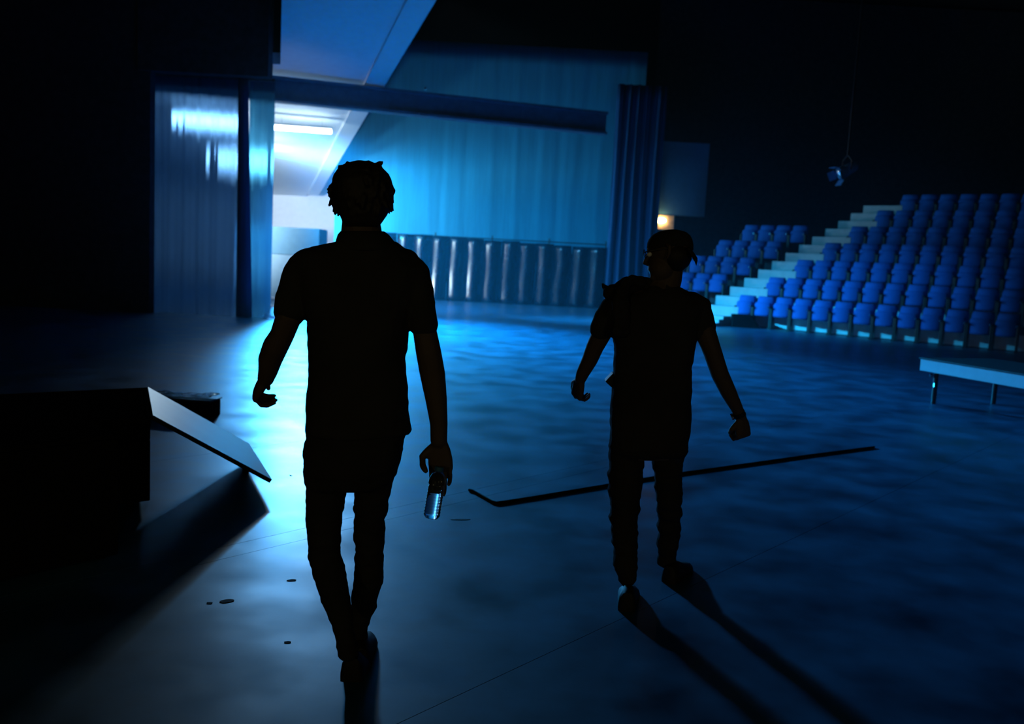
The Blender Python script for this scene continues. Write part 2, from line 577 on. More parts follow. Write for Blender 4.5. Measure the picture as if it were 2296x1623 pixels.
# ------------------------------------------------------------------ tube lights in the bay
def tube_light(c, length, label, drop=0.25, lit='tube'):
    t = tag(empty('tube_light', c), label, 'light')
    d = Vector((0.985, 0.17, 0)).normalized()
    L = d*(length/2)
    bm = bmesh.new(); tube(bm, [-L, L], 0.055, 14); obj('tube', bm, MT[lit], t, smooth=True)
    n = Vector((-d.y, d.x, 0))
    Mx = Matrix((d, n, Vector((0, 0, 1)))).transposed().to_4x4()
    bm = bmesh.new(); box(bm, (-length/2-0.04, -0.05, 0.075), (length/2+0.04, 0.05, 0.13), Mx, 0.008)
    obj('housing', bm, MT['white_wall'], t)
    for s in (-1, 1):
        bm = bmesh.new(); box(bm, (s*(length/2+0.045)-0.02, -0.035, -0.05), (s*(length/2+0.045)+0.02, 0.035, 0.08), Mx, 0.006)
        obj('end_cap', bm, MT['white_wall'], t)
        bm = bmesh.new(); cyl(bm, d*(s*length*0.35)+Vector((0, 0, 0.12)), d*(s*length*0.35)+Vector((0, 0, 0.12+drop)), 0.008, n=8)
        obj('hanger', bm, MT['chrome'], t)
    return t
tube_light(at(677, 291, 25.0), 1.58, 'bare lit tube light under the white soffit beside the curtain edge', 0.2)
tube_light(at(455, 267, 24.4), 1.66, 'lit tube light behind the gauze, the upper of two', 0.25, 'tube_strong')
tube_light(at(526, 354, 28.7), 1.80, 'lit tube light behind the gauze, the lower one beside the dark fold', 0.45, 'tube_strong')

# unseen light panels added behind the gauze to put glints on the drape
def added_glint_light(loc, aim, w, h, label, stand_z=None):
    t = tag(empty('added_glint_light', loc), label, 'light')
    q = (Vector(aim)-Vector(loc)).normalized()
    side = Vector((-q.y, q.x, 0)).normalized()
    upv = q.cross(side) * -1
    if upv.z < 0: upv = -upv
    Mx = Matrix((q, side, upv)).transposed().to_4x4()
    bm = bmesh.new()
    box(bm, (-0.14, -w/2-0.03, -h/2-0.03), (-0.01, w/2+0.03, h/2+0.03), Mx, 0.01)
    for s in (-1, 1):
        box(bm, (-0.01, s*(w/2+0.02)-0.01, -h/2-0.03), (0.10, s*(w/2+0.02)+0.01, h/2+0.03), Mx)
    obj('housing', bm, MT['black_metal'], t)
    bm = bmesh.new(); box(bm, (-0.01, -w/2, -h/2), (0.005, w/2, h/2), Mx); obj('lens', bm, MT['glint_light'], t)
    bm = bmesh.new()
    cyl(bm, Mx @ Vector((-0.1, 0, -h/2)), Vector((Mx @ Vector((-0.1, 0, 0))).xy.to_3d()) - Vector((0, 0, loc[2])), 0.025)
    b = Vector((Mx @ Vector((-0.1, 0, 0))).xy.to_3d()) - Vector((0, 0, loc[2]))
    for k in range(3):
        a = k*2.09
        tube(bm, [b+Vector((0, 0, 0.12)), b+Vector((0.3*math.cos(a), 0.3*math.sin(a), 0.012))], 0.012, 8)
    obj('stand', bm, MT['black_metal'], t)
added_glint_light((-8.7, 30.3, 0.52), (0, 32.6, 0.52), 0.9, 0.75, 'wide low light panel added behind the pale gauze for drape glints')
added_glint_light((-8.9, 29.7, 2.55), (0, 32.3, 2.55), 0.8, 0.30, 'light panel on a high stand added behind the pale gauze for drape glints')

# equipment case seen in the bay
ec = tag(empty('equipment_case', (-6.0, 26.5, 0)), 'tall pale blue equipment case in the bright bay', 'case')
xl, xr = at(600, 540, 26.5).x - 1.2, at(716, 540, 26.5).x
zt = at(660, 510, 26.5).z
zm = at(660, 572, 26.5).z
bm = bmesh.new(); box(bm, (xl, 26.5, 0.10), (xr, 27.6, zm), None, 0.015); obj('body', bm, MT['case'], ec)
bm = bmesh.new(); box(bm, (xl, 26.49, zm+0.006), (xr, 27.61, zt), None, 0.015); obj('lid', bm, MT['case_dark'], ec)
for sx in (xl+0.15, xr-0.15):
    for sy in (26.65, 27.45):
        bm = bmesh.new(); cyl(bm, (sx-0.02, sy, 0.05), (sx+0.02, sy, 0.05), 0.05); obj('wheel', bm, MT['rubber'], ec)
for o in list(ec.children): o.matrix_parent_inverse = ec.matrix_basis.inverted()

# ------------------------------------------------------------------ seating
P0 = Vector((6.9, 25.0, 0))
RISE, NR = 0.56, 7
ROWV = AD*0.95 + RD*0.40
def rowpt(k, r): return P0 + ROWV*k + RD*r + Vector((0, 0, RISE*k))

st = tag(empty('seating_stand', P0), 'dark raked stand of tiers carrying the rows of blue seats', 'stand')
Mst = Matrix((RD, AD, Vector((0, 0, 1)))).transposed().to_4x4()
for k in range(1, NR+1):
    bm = bmesh.new()
    c = ROWV*k
    Mx = Mst.copy(); Mx.translation = c
    box(bm, (-4.3 if k < 5 else -2.0, -0.42, 0.0), (13, 0.56 if k < NR else 3.0, RISE*k), Mx)
    obj('tier', bm, MT['tier'], st)
    bm = bmesh.new()
    box(bm, (-1.14, -0.45, RISE*(k-1)+0.02), (13, -0.42, RISE*(k-1)+0.40), Mx)
    obj('fascia', bm, MT['fascia'], st)
stair = tag(empty('aisle_stairs', P0), 'pale aisle steps climbing beside the ends of the blue rows', 'stairs')
for j in range(0, 2*NR):
    k = j/2
    bm = bmesh.new()
    Mx = Mst.copy(); Mx.translation = ROWV*k
    top = RISE*k + 0.28
    box(bm, (-1.98, -0.50, RISE*k - 0.05 if j else 0.0), (-0.76, 0.02, top), Mx, 0.012)
    obj('step', bm, MT['step'], stair)
for j in range(2):
    bm = bmesh.new()
    Mx = Mst.copy()
    box(bm, (-2.2, -0.75-0.25*j-0.0, 0), (-0.76, -0.50-0.25*j, 0.187-0.093*j), Mx, 0.01)
    obj('step', bm, MT['step'], stair)

# one theatre seat: faces -AD (local -Y), width along local X
def curved_pad(w, z0, z1, y, bulge, th, nseg=10, nz=6, lean=0.0, rnd=0.05):
    bm = bmesh.new()
    rings = []
    for j in range(nz+1):
        t = j/nz
        z = z0+(z1-z0)*t
        e = min(t, 1-t)*(z1-z0)
        k = 1.0 if e >= rnd else math.sqrt(max(0.0, 1-(1-e/rnd)**2))*0.1+0.9
        hw = w/2*k
        f = [Vector((hw*s, y+lean*t-bulge*(1-s*s)*k, z)) for s in [2*i/nseg-1 for i in range(nseg+1)]]
        b = [Vector((hw*s*0.96, y+lean*t+th*k-bulge*0.4*(1-s*s), z)) for s in [1-2*i/nseg for i in range(nseg+1)]]
        rings.append(f+b)
    loft(bm, rings)
    return bm
seat_root = empty('theatre_seat')
obj('backrest', curved_pad(0.50, 0.40, 0.91, 0.16, 0.09, 0.09, lean=0.07), MT['seat'], seat_root, True)
obj('seat', curved_pad(0.48, 0.36, 0.74, 0.02, 0.07, 0.08, lean=0.03), MT['seat'], seat_root, True)
for s in (-1, 1):
    bm = bmesh.new()
    box(bm, (s*0.262-0.018, -0.02, 0.0), (s*0.262+0.018, 0.16, 0.60), None, 0.006)
    box(bm, (s*0.262-0.02, -0.06, 0.0), (s*0.262+0.02, 0.22, 0.03))
    obj('leg', bm, MT['black_metal'], seat_root)
bm = bmesh.new(); box(bm, (0.262-0.028, -0.14, 0.60), (0.262+0.028, 0.20, 0.635), None, 0.01)
arm = obj('armrest', bm, MT['black_metal'], seat_root)
bm = bmesh.new(); cyl(bm, (0.262, -0.155, 0.617), (0.262, -0.138, 0.617), 0.02, n=10)
obj('end_cap', bm, MT['chrome'], arm)
def copy_tree(o, parent=None):
    c = o.copy(); COL.objects.link(c); c.parent = parent
    for ch in o.children: copy_tree(ch, c)
    return c
ORD = 'first second third fourth fifth sixth seventh eighth ninth tenth eleventh twelfth thirteenth fourteenth fifteenth sixteenth'.split()
RZ = math.atan2(RD.y, RD.x)
first = True
PITCHX = 0.565
def place_seat(k, r, label, group):
    global first
    s = seat_root if first else copy_tree(seat_root)
    first = False
    s.location = rowpt(k, r)
    s.rotation_euler = (0, 0, RZ + random.uniform(-0.02, 0.02))
    tag(s, label, 'seat', group)
ROWN = ['front'] + ORD[1:]
for k in range(NR):
    for i in range(13 - k//2):
        place_seat(k, -0.42+PITCHX*i, 'blue upholstered tip-up seat, %s from the aisle in the %s row' % (ORD[i], ROWN[k]), 'blue tip-up seats beside the aisle')
for k in range(5):
    for i in range(4):
        place_seat(k, -2.30-PITCHX*i, 'blue tip-up seat beyond the aisle steps, %s from the steps in the %s row' % (ORD[i], ROWN[k]), 'blue tip-up seats beyond the aisle')

# ------------------------------------------------------------------ wall piece with lamp, hanging lantern
wall('wall_auditorium', (5.2, 36.2, 0), (30, 36.5, 12.4))
YP = 34.0
pl, pr = at(1461, 480, YP), at(1580, 482, YP)
pt = at(1520, 318, YP).z
bm = bmesh.new(); box(bm, (pl.x, YP, pl.z), (pr.x, YP+0.14, pt), None, 0.02)
wp = tag(empty('wall_panel', (pl.x, YP, pl.z)), 'pale square wall panel hung high above the orange lamp', 'panel')
obj('board', bm, MT['panel'], wp)
bm = bmesh.new()
for x in (pl.x+0.4, pr.x-0.4):
    box(bm, (x-0.04, YP+0.14, pl.z+0.2), (x+0.04, 36.2, pl.z+0.28)); box(bm, (x-0.04, YP+0.14, pt-0.3), (x+0.04, 36.2, pt-0.22))
obj('bracket', bm, MT['black_metal'], wp)
for o in list(wp.children): o.matrix_parent_inverse = wp.matrix_basis.inverted()
lc = at(1487, 497, YP-0.02)
wl = tag(empty('bulkhead_lamp', lc), 'glowing orange bulkhead lamp on a square plate under the wall panel', 'lamp')
bm = bmesh.new(); box(bm, (-0.43, 0.0, -0.31), (0.43, 0.06, 0.26), None, 0.02); obj('plate', bm, MT['lamp_plate'], wl)
bm = bmesh.new(); ball(bm, (-0.10, -0.05, 0.04), 0.20, 0.10, 0.10); obj('glass', bm, MT['lamp_glass'], wl, True)
bm = bmesh.new()
tube(bm, [(-0.34, -0.02, 0.04), (-0.36, -0.16, 0.04), (0.0, -0.17, 0.04), (0.18, -0.12, 0.04), (0.18, 0, 0.04)], 0.008, 8)
obj('guard', bm, MT['black_metal'], wl)
bm = bmesh.new(); box(bm, (-0.05, 0.06, -0.05), (0.05, 2.22, 0.05)); obj('bracket', bm, MT['black_metal'], wl)

hl = at(1898, 382, 18.0)
hn = tag(empty('stage_lantern', hl), 'small stage lantern hanging alone in the dark above the seats', 'lamp')
q = Vector((-0.8, -0.25, -0.45)).normalized(); sd = Vector((-q.y, q.x, 0)).normalized(); uu = sd.cross(q)*-1
Mx = Matrix((sd, uu, q)).transposed().to_4x4()
bm = bmesh.new(); lathe(bm, [(0.07, -0.24), (0.10, -0.2), (0.11, 0.0), (0.10, 0.02), (0.12, 0.05), (0.12, 0.18), (0.105, 0.185)], Mx); sharp_smooth(obj('can', bm, MT['panel'], hn))
bm = bmesh.new(); lathe(bm, [(0.10, 0.186), (0.06, 0.20), (0.01, 0.205)], Mx); obj('lens', bm, MT['chrome'], hn, True)
bm = bmesh.new()
for k in range(4):
    a = k*math.pi/2
    Mk = Mx @ Matrix.Rotation(a, 4, 'Z') @ Matrix.Translation((0, 0.13, 0.18)) @ Matrix.Rotation(-0.5, 4, 'X')
    box(bm, (-0.09, -0.004, 0), (0.09, 0.004, 0.14), Mk)
obj('barn_door', bm, MT['panel'], hn)
bm = bmesh.new(); tube(bm, [sd*0.13, sd*0.14+Vector((0, 0, 0.2)), Vector((0, 0, 0.3)), -sd*0.14+Vector((0, 0, 0.2)), -sd*0.13], 0.012, 8); obj('yoke', bm, MT['black_metal'], hn)
bm = bmesh.new(); cyl(bm, (0, 0, 0.29), (0, 0, 12.5-hl.z), 0.02); obj('drop_pipe', bm, MT['black_metal'], hn)

# ------------------------------------------------------------------ stage things
# wedge speaker lying by the steps
wb = on_floor(1672, 735)
sp = tag(empty('wedge_speaker', wb, math.radians(-8)), 'small black wedge speaker on the floor before the front row', 'speaker')
prof = [(-0.38, 0), (0.42, 0), (0.36, 0.06), (0.12, 0.36), (-0.38, 0.36)]
bm = bmesh.new(); loft(bm, [[Vector((x, y, z)) for x, z in prof] for y in (0.0, 0.5)]); obj('cabinet', bm, MT['black_ply'], sp)
bm = bmesh.new(); loft(bm, [[Vector((x+0.012, y, z+0.012)) for x, z in ((0.355, 0.065), (0.125, 0.352), (0.117, 0.345), (0.345, 0.06))] for y in (0.03, 0.47)]); obj('grille', bm, MT['black_metal'], sp)

# black box with a grey board leaning down from it
T, Fp, G, A = Vector((-1.46, 5.33, 0.09)), Vector((-1.91, 6.33, 0.086)), Vector((-2.47, 5.88, 0.543)), Vector((-2.02, 4.88, 0.547))
hd = Vector((A.x-T.x, A.y-T.y, 0)).normalized()
bd = tag(empty('leaning_board', (A+T)/2), 'pale grey board sloping from the black box down to the floor', 'board')
nb = (T-A).cross(G-A).normalized()
if nb.z < 0: nb = -nb
bm = bmesh.new(); loft(bm, [[p+nb*0.004 for p in (A, T, Fp, G)], [p+nb*0.0 for p in (A, T, Fp, G)]])
o = obj('sheet', bm, MT['board'], bd)
bm = bmesh.new(); loft(bm, [[p for p in (A, T, Fp, G)], [p-nb*0.022 for p in (A, T, Fp, G)]])
o2 = obj('backing', bm, MT['board_edge'], bd)
bm = bmesh.new()
for p in (T.lerp(Fp, 0.62).lerp(A, 0.12), T.lerp(Fp, 0.92).lerp(G, 0.05)):
    cyl(bm, (p.x, p.y, 0), (p.x, p.y, p.z-0.015), 0.022, n=10)
o3 = obj('foot', bm, MT['rubber'], bd)
for o in (o, o2, o3): o.matrix_parent_inverse = bd.matrix_basis.inverted()

bx = tag(empty('road_case', (A+G)/2), 'large black road case holding up the sloping grey board', 'case')
gd = (G-A); gd.z = 0; gl = gd.length; gd.normalize()
Mx = Matrix((hd, gd, Vector((0, 0, 1)))).transposed().to_4x4()
Mx.translation = Vector((A.x, A.y, 0))
def local(o, root):
    o.matrix_parent_inverse = root.matrix_basis.inverted()
    return o
bm = bmesh.new(); box(bm, (0.012, 0.012, 0.05), (1.5, gl-0.012, 0.40), Mx, 0.006); local(obj('body', bm, MT['black_ply'], bx), bx)
bm = bmesh.new(); box(bm, (0.012, 0.012, 0.408), (1.5, gl-0.012, 0.535), Mx, 0.006); local(obj('lid', bm, MT['black_ply'], bx), bx)
bm = bmesh.new()
for (y0_, y1_) in ((0.0, 0.03), (gl-0.03, gl)):
    box(bm, (0.0, y0_, 0.525), (1.5, y1_, 0.542), Mx)
box(bm, (0.0, 0, 0.525), (0.03, gl, 0.542), Mx)
local(obj('edge_trim', bm, MT['black_ply'], bx), bx)
for dx, dz in ((0.35, 0.40), (1.05, 0.40)):
    bm = bmesh.new(); box(bm, (dx, -0.004, dz-0.04), (dx+0.09, 0.014, dz+0.05), Mx, 0.004); local(obj('latch', bm, MT['black_metal'], bx), bx)
for dx in (0.12, 1.38):
    for dy in (0.1, gl-0.1):
        bm = bmesh.new(); c = Mx @ Vector((dx, dy, 0.027)); cyl(bm, c-hd*0.015, c+hd*0.015, 0.027, n=12); local(obj('wheel', bm, MT['rubber'], bx), bx)

# flat crate in front of it
ct = tag(empty('flat_crate', (-1.85, 4.08, 0), math.radians(140)), 'plain black crate in front of the large road case', 'crate')
bm = bmesh.new(); box(bm, (0, 0, 0.02), (0.62, 0.75, 0.585), None, 0.006); obj('body', bm, MT['black_ply'], ct)
bm = bmesh.new(); box(bm, (-0.006, -0.006, 0.59), (0.626, 0.756, 0.61), None, 0.004); obj('lid', bm, MT['black_ply'], ct)
for x in (0.06, 0.56):
    for y in (0.06, 0.69):
        bm = bmesh.new(); cyl(bm, (x, y, 0), (x, y, 0.022), 0.025, n=10); obj('foot', bm, MT['rubber'], ct)

# small black box with clear wrap behind the board
cb = on_floor(468, 939)
sb = tag(empty('small_box', cb, math.radians(-6)), 'small black box behind the grey board', 'box')
bm = bmesh.new(); box(bm, (-0.62, 0, 0), (0, 0.24, 0.145), None, 0.008); obj('body', bm, MT['black_ply'], sb)
bm = bmesh.new(); box(bm, (-0.63, -0.01, 0.146), (0.01, 0.25, 0.16), None, 0.004); obj('lid', bm, MT['black_metal'], sb)
me = bmesh.new()
bmesh.ops.create_grid(me, x_segments=26, y_segments=18, size=0.5)
for v in me.verts:
    x, y = v.co.x, v.co.y
    v.co = Vector((x*0.60-0.30, y*0.22+0.12, 0.012+0.035*abs(noise.noise(Vector((x*5, y*7, 1.3))))+0.03*max(0, x)**2*2))
wr = obj('plastic_wrap', me, MT['wrap'], None, True)
tag(wr, 'crumpled clear plastic wrap lying on the small black box', 'wrap')
wr.location = cb+Vector((0, 0, 0.16)); wr.rotation_euler = (0, 0, math.radians(-6))
so = wr.modifiers.new('t', 'SOLIDIFY'); so.thickness = 0.002

# white cloth at the foot of the pale gauze
wc = on_floor(607, 715)
bm = bmesh.new()
bmesh.ops.create_icosphere(bm, subdivisions=4, radius=1)
bmesh.ops.delete(bm, geom=[v for v in bm.verts if v.co.z < -0.05 or (v.co.y > 0.1)], context='VERTS')
for v in bm.verts:
    d = v.co.normalized()
    k = 1 + 0.35*noise.noise(d*2.1+Vector((3, 1, 5))) + 0.15*noise.noise(d*5)
    v.co = Vector((d.x*0.17*k, d.y*0.14*k, max(0, d.z)*0.13*k + (0.16*max(0, 1-((d.x-0.3)**2+d.y**2)*4))*(d.z > 0)))
o = tag(obj('white_cloth', bm, MT['thin_white'], None, True), 'crumpled white cloth on the floor at the gauze curtain corner', 'cloth')
o.location = wc

# staging deck at the right
d0 = at(2062, 830, 11.17)
dk = tag(empty('staging_deck', (d0.x, d0.y, 0), math.atan2(-0.95, 0.31)), 'low staging deck with a pale front edge on dark legs', 'stage deck')
ztop, zbot = at(2062, 801, 11.17).z, d0.z
bm = bmesh.new(); box(bm, (0, 0, zbot), (2.4, 0.02, ztop-0.018), None, 0.003); obj('front_board', bm, MT['deck'], dk)
bm = bmesh.new(); box(bm, (-0.01, 0.022, zbot), (2.4, 1.22, ztop-0.02)); obj('frame', bm, MT['black_ply'], dk)
bm = bmesh.new(); box(bm, (-0.02, -0.015, ztop-0.016), (2.41, 1.22, ztop), None, 0.003); obj('top', bm, MT['tier'], dk)
for x in (0.16, 2.2):
    for y in (0.12, 1.1):
        bm = bmesh.new(); cyl(bm, (x, y, 0), (x, y, zbot), 0.03, n=12); lg = obj('leg', bm, MT['black_metal'], dk)
        bm = bmesh.new(); cyl(bm, (x-0.03, y-0.03, zbot-0.05), (x-0.045, y-0.06, zbot-0.05), 0.022, n=10); obj('knob', bm, MT['chrome'], lg)
        if y < 0.5:
            bm = bmesh.new(); cyl(bm, (x+0.03, y-0.03, zbot-0.15), (x+0.05, y-0.05, zbot-0.19), 0.02, n=10); obj('knob', bm, MT['chrome'], lg)

# cable on the floor
bm = bmesh.new()
pts = [on_floor(px, py)+Vector((0, 0, 0.009)) for px, py in ((1052, 1101), (1060, 1103), (1085, 1117), (1104, 1128), (1113, 1130), (1130, 1128), (1200, 1117), (1330, 1095), (1450, 1075), (1535, 1062), (1680, 1042), (1820, 1022), (1960, 1004))]
tube(bm, pts, 0.009, 8)
tag(obj('cable', bm, MT['rubber'], None, True), 'black cable with a bend running across the stage floor', 'cable')
# bits of black tape on the floor
for i, (px, py, w, d, a, lb) in enumerate(((655, 1301, 0.05, 0.018, 0.3, 'scrap of black tape left of the man with the bottle'),
        (508, 1348, 0.07, 0.03, 0.5, 'scrap of black tape, the bigger of two near the dark shadow'),
        (470, 1352, 0.03, 0.018, -0.2, 'tiny scrap of black tape beside the bigger scrap'),
        (645, 1440, 0.03, 0.014, 0.1, 'scrap of black tape nearest the bottom of the picture'),
        (652, 1066, 0.03, 0.012, -0.7, 'thin scrap of black tape beyond the sloping board tip'),
        (1035, 1165, 0.12, 0.02, 0.2, 'long scrap of black tape below the plastic bottle'))):
    bm = bmesh.new()
    w *= 0.45; d *= 0.55
    f = []
    nn = 12
    for j in range(nn):
        t = 2*math.pi*j/nn
        k = 1+0.35*noise.noise(Vector((math.cos(t)*1.5+i*3, math.sin(t)*1.5, i)))
        f.append(Vector((w*k*math.cos(t), d*k*math.sin(t), 0)))
    loft(bm, [f, [p+Vector((0, 0, 0.002)) for p in f]])
    o = tag(obj('tape_scrap', bm, MT['rubber']), lb, 'tape', 'tape scraps on the floor')
    o.location = on_floor(px, py); o.rotation_euler = (0, 0, a)

# ------------------------------------------------------------------ people
def limb(bm, rows, y, n=14, fl=0.9):
    """rows: (px centre, py, half width px, depth offset in m)"""
    pts = [at(px, py, y+dy) for px, py, hw, dy in rows]
    rad = [hw*(y+dy)/F_PX for px, py, hw, dy in rows]
    tube(bm, pts, rad, n, fl)

def slab(bm, rows, y, n=24, p=2.4):
    """rows: (py, px left, px right, depth thickness m, depth offset m)"""
    rings = []
    for py, xl_, xr_, th, dy in rows:
        a, b = at(xl_, py, y+dy), at(xr_, py, y+dy)
        rings.append(ring((a+b)/2, (b-a)/2, Vector((0, th/2, 0)), n, p))
    loft(bm, rings)

def hand(bm, wrist, d, back, thumb, curl, spread=0.0, s=1.0, thumb_curl=0.5, wr=0.027):
    """d: wrist to knuckles, back: out of the back of the hand, thumb: towards the thumb side"""
    d = Vector(d).normalized()
    back = Vector(back); back = (back-d*back.dot(d)).normalized()
    th = Vector(thumb); th = (th-d*th.dot(d)-back*th.dot(back)).normalized()
    w = Vector(wrist)
    L = 0.092*s
    rings = []
    for t, hw, hh in ((-0.25, wr, wr*0.8), (0.0, wr, wr*0.75), (0.3, 0.036*s, 0.018*s), (0.7, 0.042*s, 0.016*s), (1.0, 0.041*s, 0.013*s), (1.06, 0.034*s, 0.008*s)):
        rings.append(ring(w+d*L*t, th*hw, back*hh, 14, 2.6))
    loft(bm, rings)
    for i, (off, ln, rr_) in enumerate(((0.031, 0.92, 0.0092), (0.0105, 1.02, 0.0095), (-0.0105, 0.95, 0.0090), (-0.031, 0.76, 0.0080))):
        base = w + d*L*(0.97-0.03*abs(i-1)) + th*off*s
        c1, c2, c3 = curl[i]
        pos, ang = base - d*0.02*s, 0.0
        pts, rad = [pos], [rr_*s*1.05]
        pos = base; pts.append(pos); rad.append(rr_*s*1.12)
        dd = (d + th*spread*(1.5-i)/1.5).normalized()
        for sl, c in ((0.046, c1), (0.028, c2), (0.022, c3)):
            ang += c
            v = dd*math.cos(ang) - back*math.sin(ang)
            mid = pos+v*sl*s*ln*0.5
            pos = pos+v*sl*s*ln
            pts += [mid, pos]
            rad += [rr_*s*0.93, rr_*s*(1.0 if sl > 0.025 else 0.8)]
        tube(bm, pts, rad, 10)
    tb = w + d*L*0.22 + th*0.026*s
    v1 = (d*0.62 + th*0.72 - back*0.25).normalized()
    v2 = (d*0.95 + th*(0.35-thumb_curl*0.6) - back*(0.15+thumb_curl*0.8)).normalized()
    v3 = (d*0.9 + th*(0.1-thumb_curl) - back*(0.2+thumb_curl)).normalized()
    pts = [tb-v1*0.012, tb+v1*0.02*s, tb+v1*0.042*s]; pts += [pts[-1]+v2*0.018*s, pts[-1]+v2*0.034*s]; pts += [pts[-1]+v3*0.014*s, pts[-1]+v3*0.026*s]
    tube(bm, pts, [0.014*s, 0.0145*s, 0.012*s, 0.0105*s, 0.0112*s, 0.0105*s, 0.0085*s], 10)

def head(bm, c, face, up, s=1.0):
    """skull with jaw, nose, brow, ears; face: direction it looks"""
    f = Vector(face).normalized(); u = Vector(up); u = (u-f*u.dot(f)).normalized(); r = f.cross(u)
    R3 = Matrix((r, f, u)).transposed()
    c = Vector(c)
    ball(bm, c+u*0.022*s-f*0.012*s, 0.074*s, 0.095*s, 0.092*s, R3)
    ball(bm, c-u*0.045*s+f*0.035*s, 0.056*s, 0.062*s, 0.072*s, R3)
    ball(bm, c-u*0.095*s+f*0.068*s, 0.026*s, 0.022*s, 0.020*s, R3)
    tube(bm, [c+u*0.022*s+f*0.085*s, c-u*0.008*s+f*0.104*s, c-u*0.022*s+f*0.112*s, c-u*0.030*s+f*0.094*s], [0.009*s, 0.011*s, 0.0125*s, 0.010*s], 10)
    tube(bm, [c+u*0.03*s+f*0.083*s-r*0.04*s, c+u*0.034*s+f*0.088*s, c+u*0.03*s+f*0.083*s+r*0.04*s], [0.010*s, 0.011*s, 0.010*s], 8)
    tube(bm, [c-u*0.058*s+f*0.086*s-r*0.02*s, c-u*0.056*s+f*0.093*s, c-u*0.058*s+f*0.086*s+r*0.02*s], [0.006*s, 0.008*s, 0.006*s], 8)
    for sg in (-1, 1):
        e = c + r*sg*0.076*s - f*0.005*s
        tube(bm, [e-u*0.032*s, e-u*0.01*s+r*sg*0.008*s-f*0.012*s, e+u*0.02*s+r*sg*0.012*s-f*0.014*s, e+u*0.032*s+r*sg*0.006*s+f*0.002*s], [0.006*s, 0.009*s, 0.011*s, 0.008*s], 8)
    eyes = [c + u*0.008*s + f*0.083*s + r*sg*0.031*s for sg in (-1, 1)]
    return eyes

def shoe(bm, heel, toe, z_heel, z_toe, w=0.05):
    """heel, toe: floor points; a low shoe with a sole"""
    h, t = Vector(heel), Vector(toe)
    d = (t-h).normalized()
    s = Vector((d.y, -d.x, 0))
    L = (t-h).length
    rings = []
    for k, hw, top, off in ((0.0, 0.55, 0.055, 0), (0.03, 0.75, 0.085, 0), (0.15, 0.82, 0.10, 0), (0.35, 0.78, 0.092, 0), (0.55, 0.95, 0.068, 0), (0.75, 1.0, 0.052, 0), (0.92, 0.75, 0.040, 0), (1.0, 0.4, 0.025, 0)):
        z0 = z_heel + (z_toe-z_heel)*min(1, k/0.7)
        c = h + d*L*k
        rings.append([c+s*w*hw*x+Vector((0, 0, z0+top*zz)) for x, zz in ((-1, 0), (-1.02, 0.25), (-0.9, 0.6), (-0.5, 0.95), (0, 1), (0.5, 0.95), (0.9, 0.6), (1.02, 0.25), (1, 0))])
    loft(bm, rings)

def eyeballs(root, eyes, face):
    for e in eyes:
        bm = bmesh.new(); ball(bm, e, 0.0115, 0.0115, 0.0115); obj('eye', bm, MT['white_cloth'], root, True)

# ---------------- the man with the bottle
Y1 = 2.95
man = tag(empty('person', (at(790, 1200, Y1).x, Y1, 0)), 'person seen from behind in dark polo shirt and trousers walking with a clear bottle', 'person')
def fix(o, root):
    o.matrix_parent_inverse = root.matrix_basis.inverted()
    return o
bm = bmesh.new()
hc = at(810, 442, Y1+0.03)
eyes = head(bm, hc, (0.06, 1, -0.02), (0, 0, 1), 1.06)
limb(bm, [(811, 470, 44, 0.01), (810, 500, 43, 0.0), (811, 535, 48, 0.0), (812, 575, 70, 0.0)], Y1)
slab(bm, [(545, 770, 870, 0.13, 0), (572, 690, 930, 0.17, 0), (640, 690, 930, 0.20, 0), (760, 700, 905, 0.20, 0), (860, 704, 900, 0.19, 0), (960, 698, 905, 0.21, 0), (1060, 700, 880, 0.20, 0), (1085, 720, 850, 0.16, 0)], Y1)
# arms
limb(bm, [(690, 592, 32, 0), (662, 650, 33, -0.01), (647, 712, 29, -0.02), (632, 752, 27, 0.0), (618, 776, 29, 0.02), (606, 806, 27, 0.05), (601, 832, 22, 0.07), (595, 852, 18, 0.09)], Y1, fl=1.0)
limb(bm, [(925, 610, 34, 0), (942, 680, 33, -0.01), (952, 740, 27, -0.01), (961, 790, 29, -0.01), (970, 840, 29, 0.0), (978, 895, 25, 0.0), (984, 950, 20.5, 0.0), (984, 990, 19.5, 0.0)], Y1, fl=1.0)
# hands
hand(bm, at(595, 847, Y1+0.09), (-0.33, 0.32, -0.50), (-0.85, -0.40, 0.35), (0.15, 1, -0.1), ((0.75, 0.95, 0.6), (0.8, 1.0, 0.6), (0.85, 1.0, 0.6), (0.9, 1.0, 0.6)), 0.05, 1.0, 0.5)
BOT_T, BOT_B = at(985, 1051, Y1-0.047), at(967, 1161, Y1-0.062)
hand(bm, at(985, 990, Y1+0.005), (0.10, 0.0, -1), (0.12, 1, 0.0), (-1, 0.12, 0), ((0.08, 0.15, 0.15), (0.05, 0.15, 0.15), (0.10, 0.35, 0.30), (0.30, 0.65, 0.5)), 0.02, 1.06, 0.95)
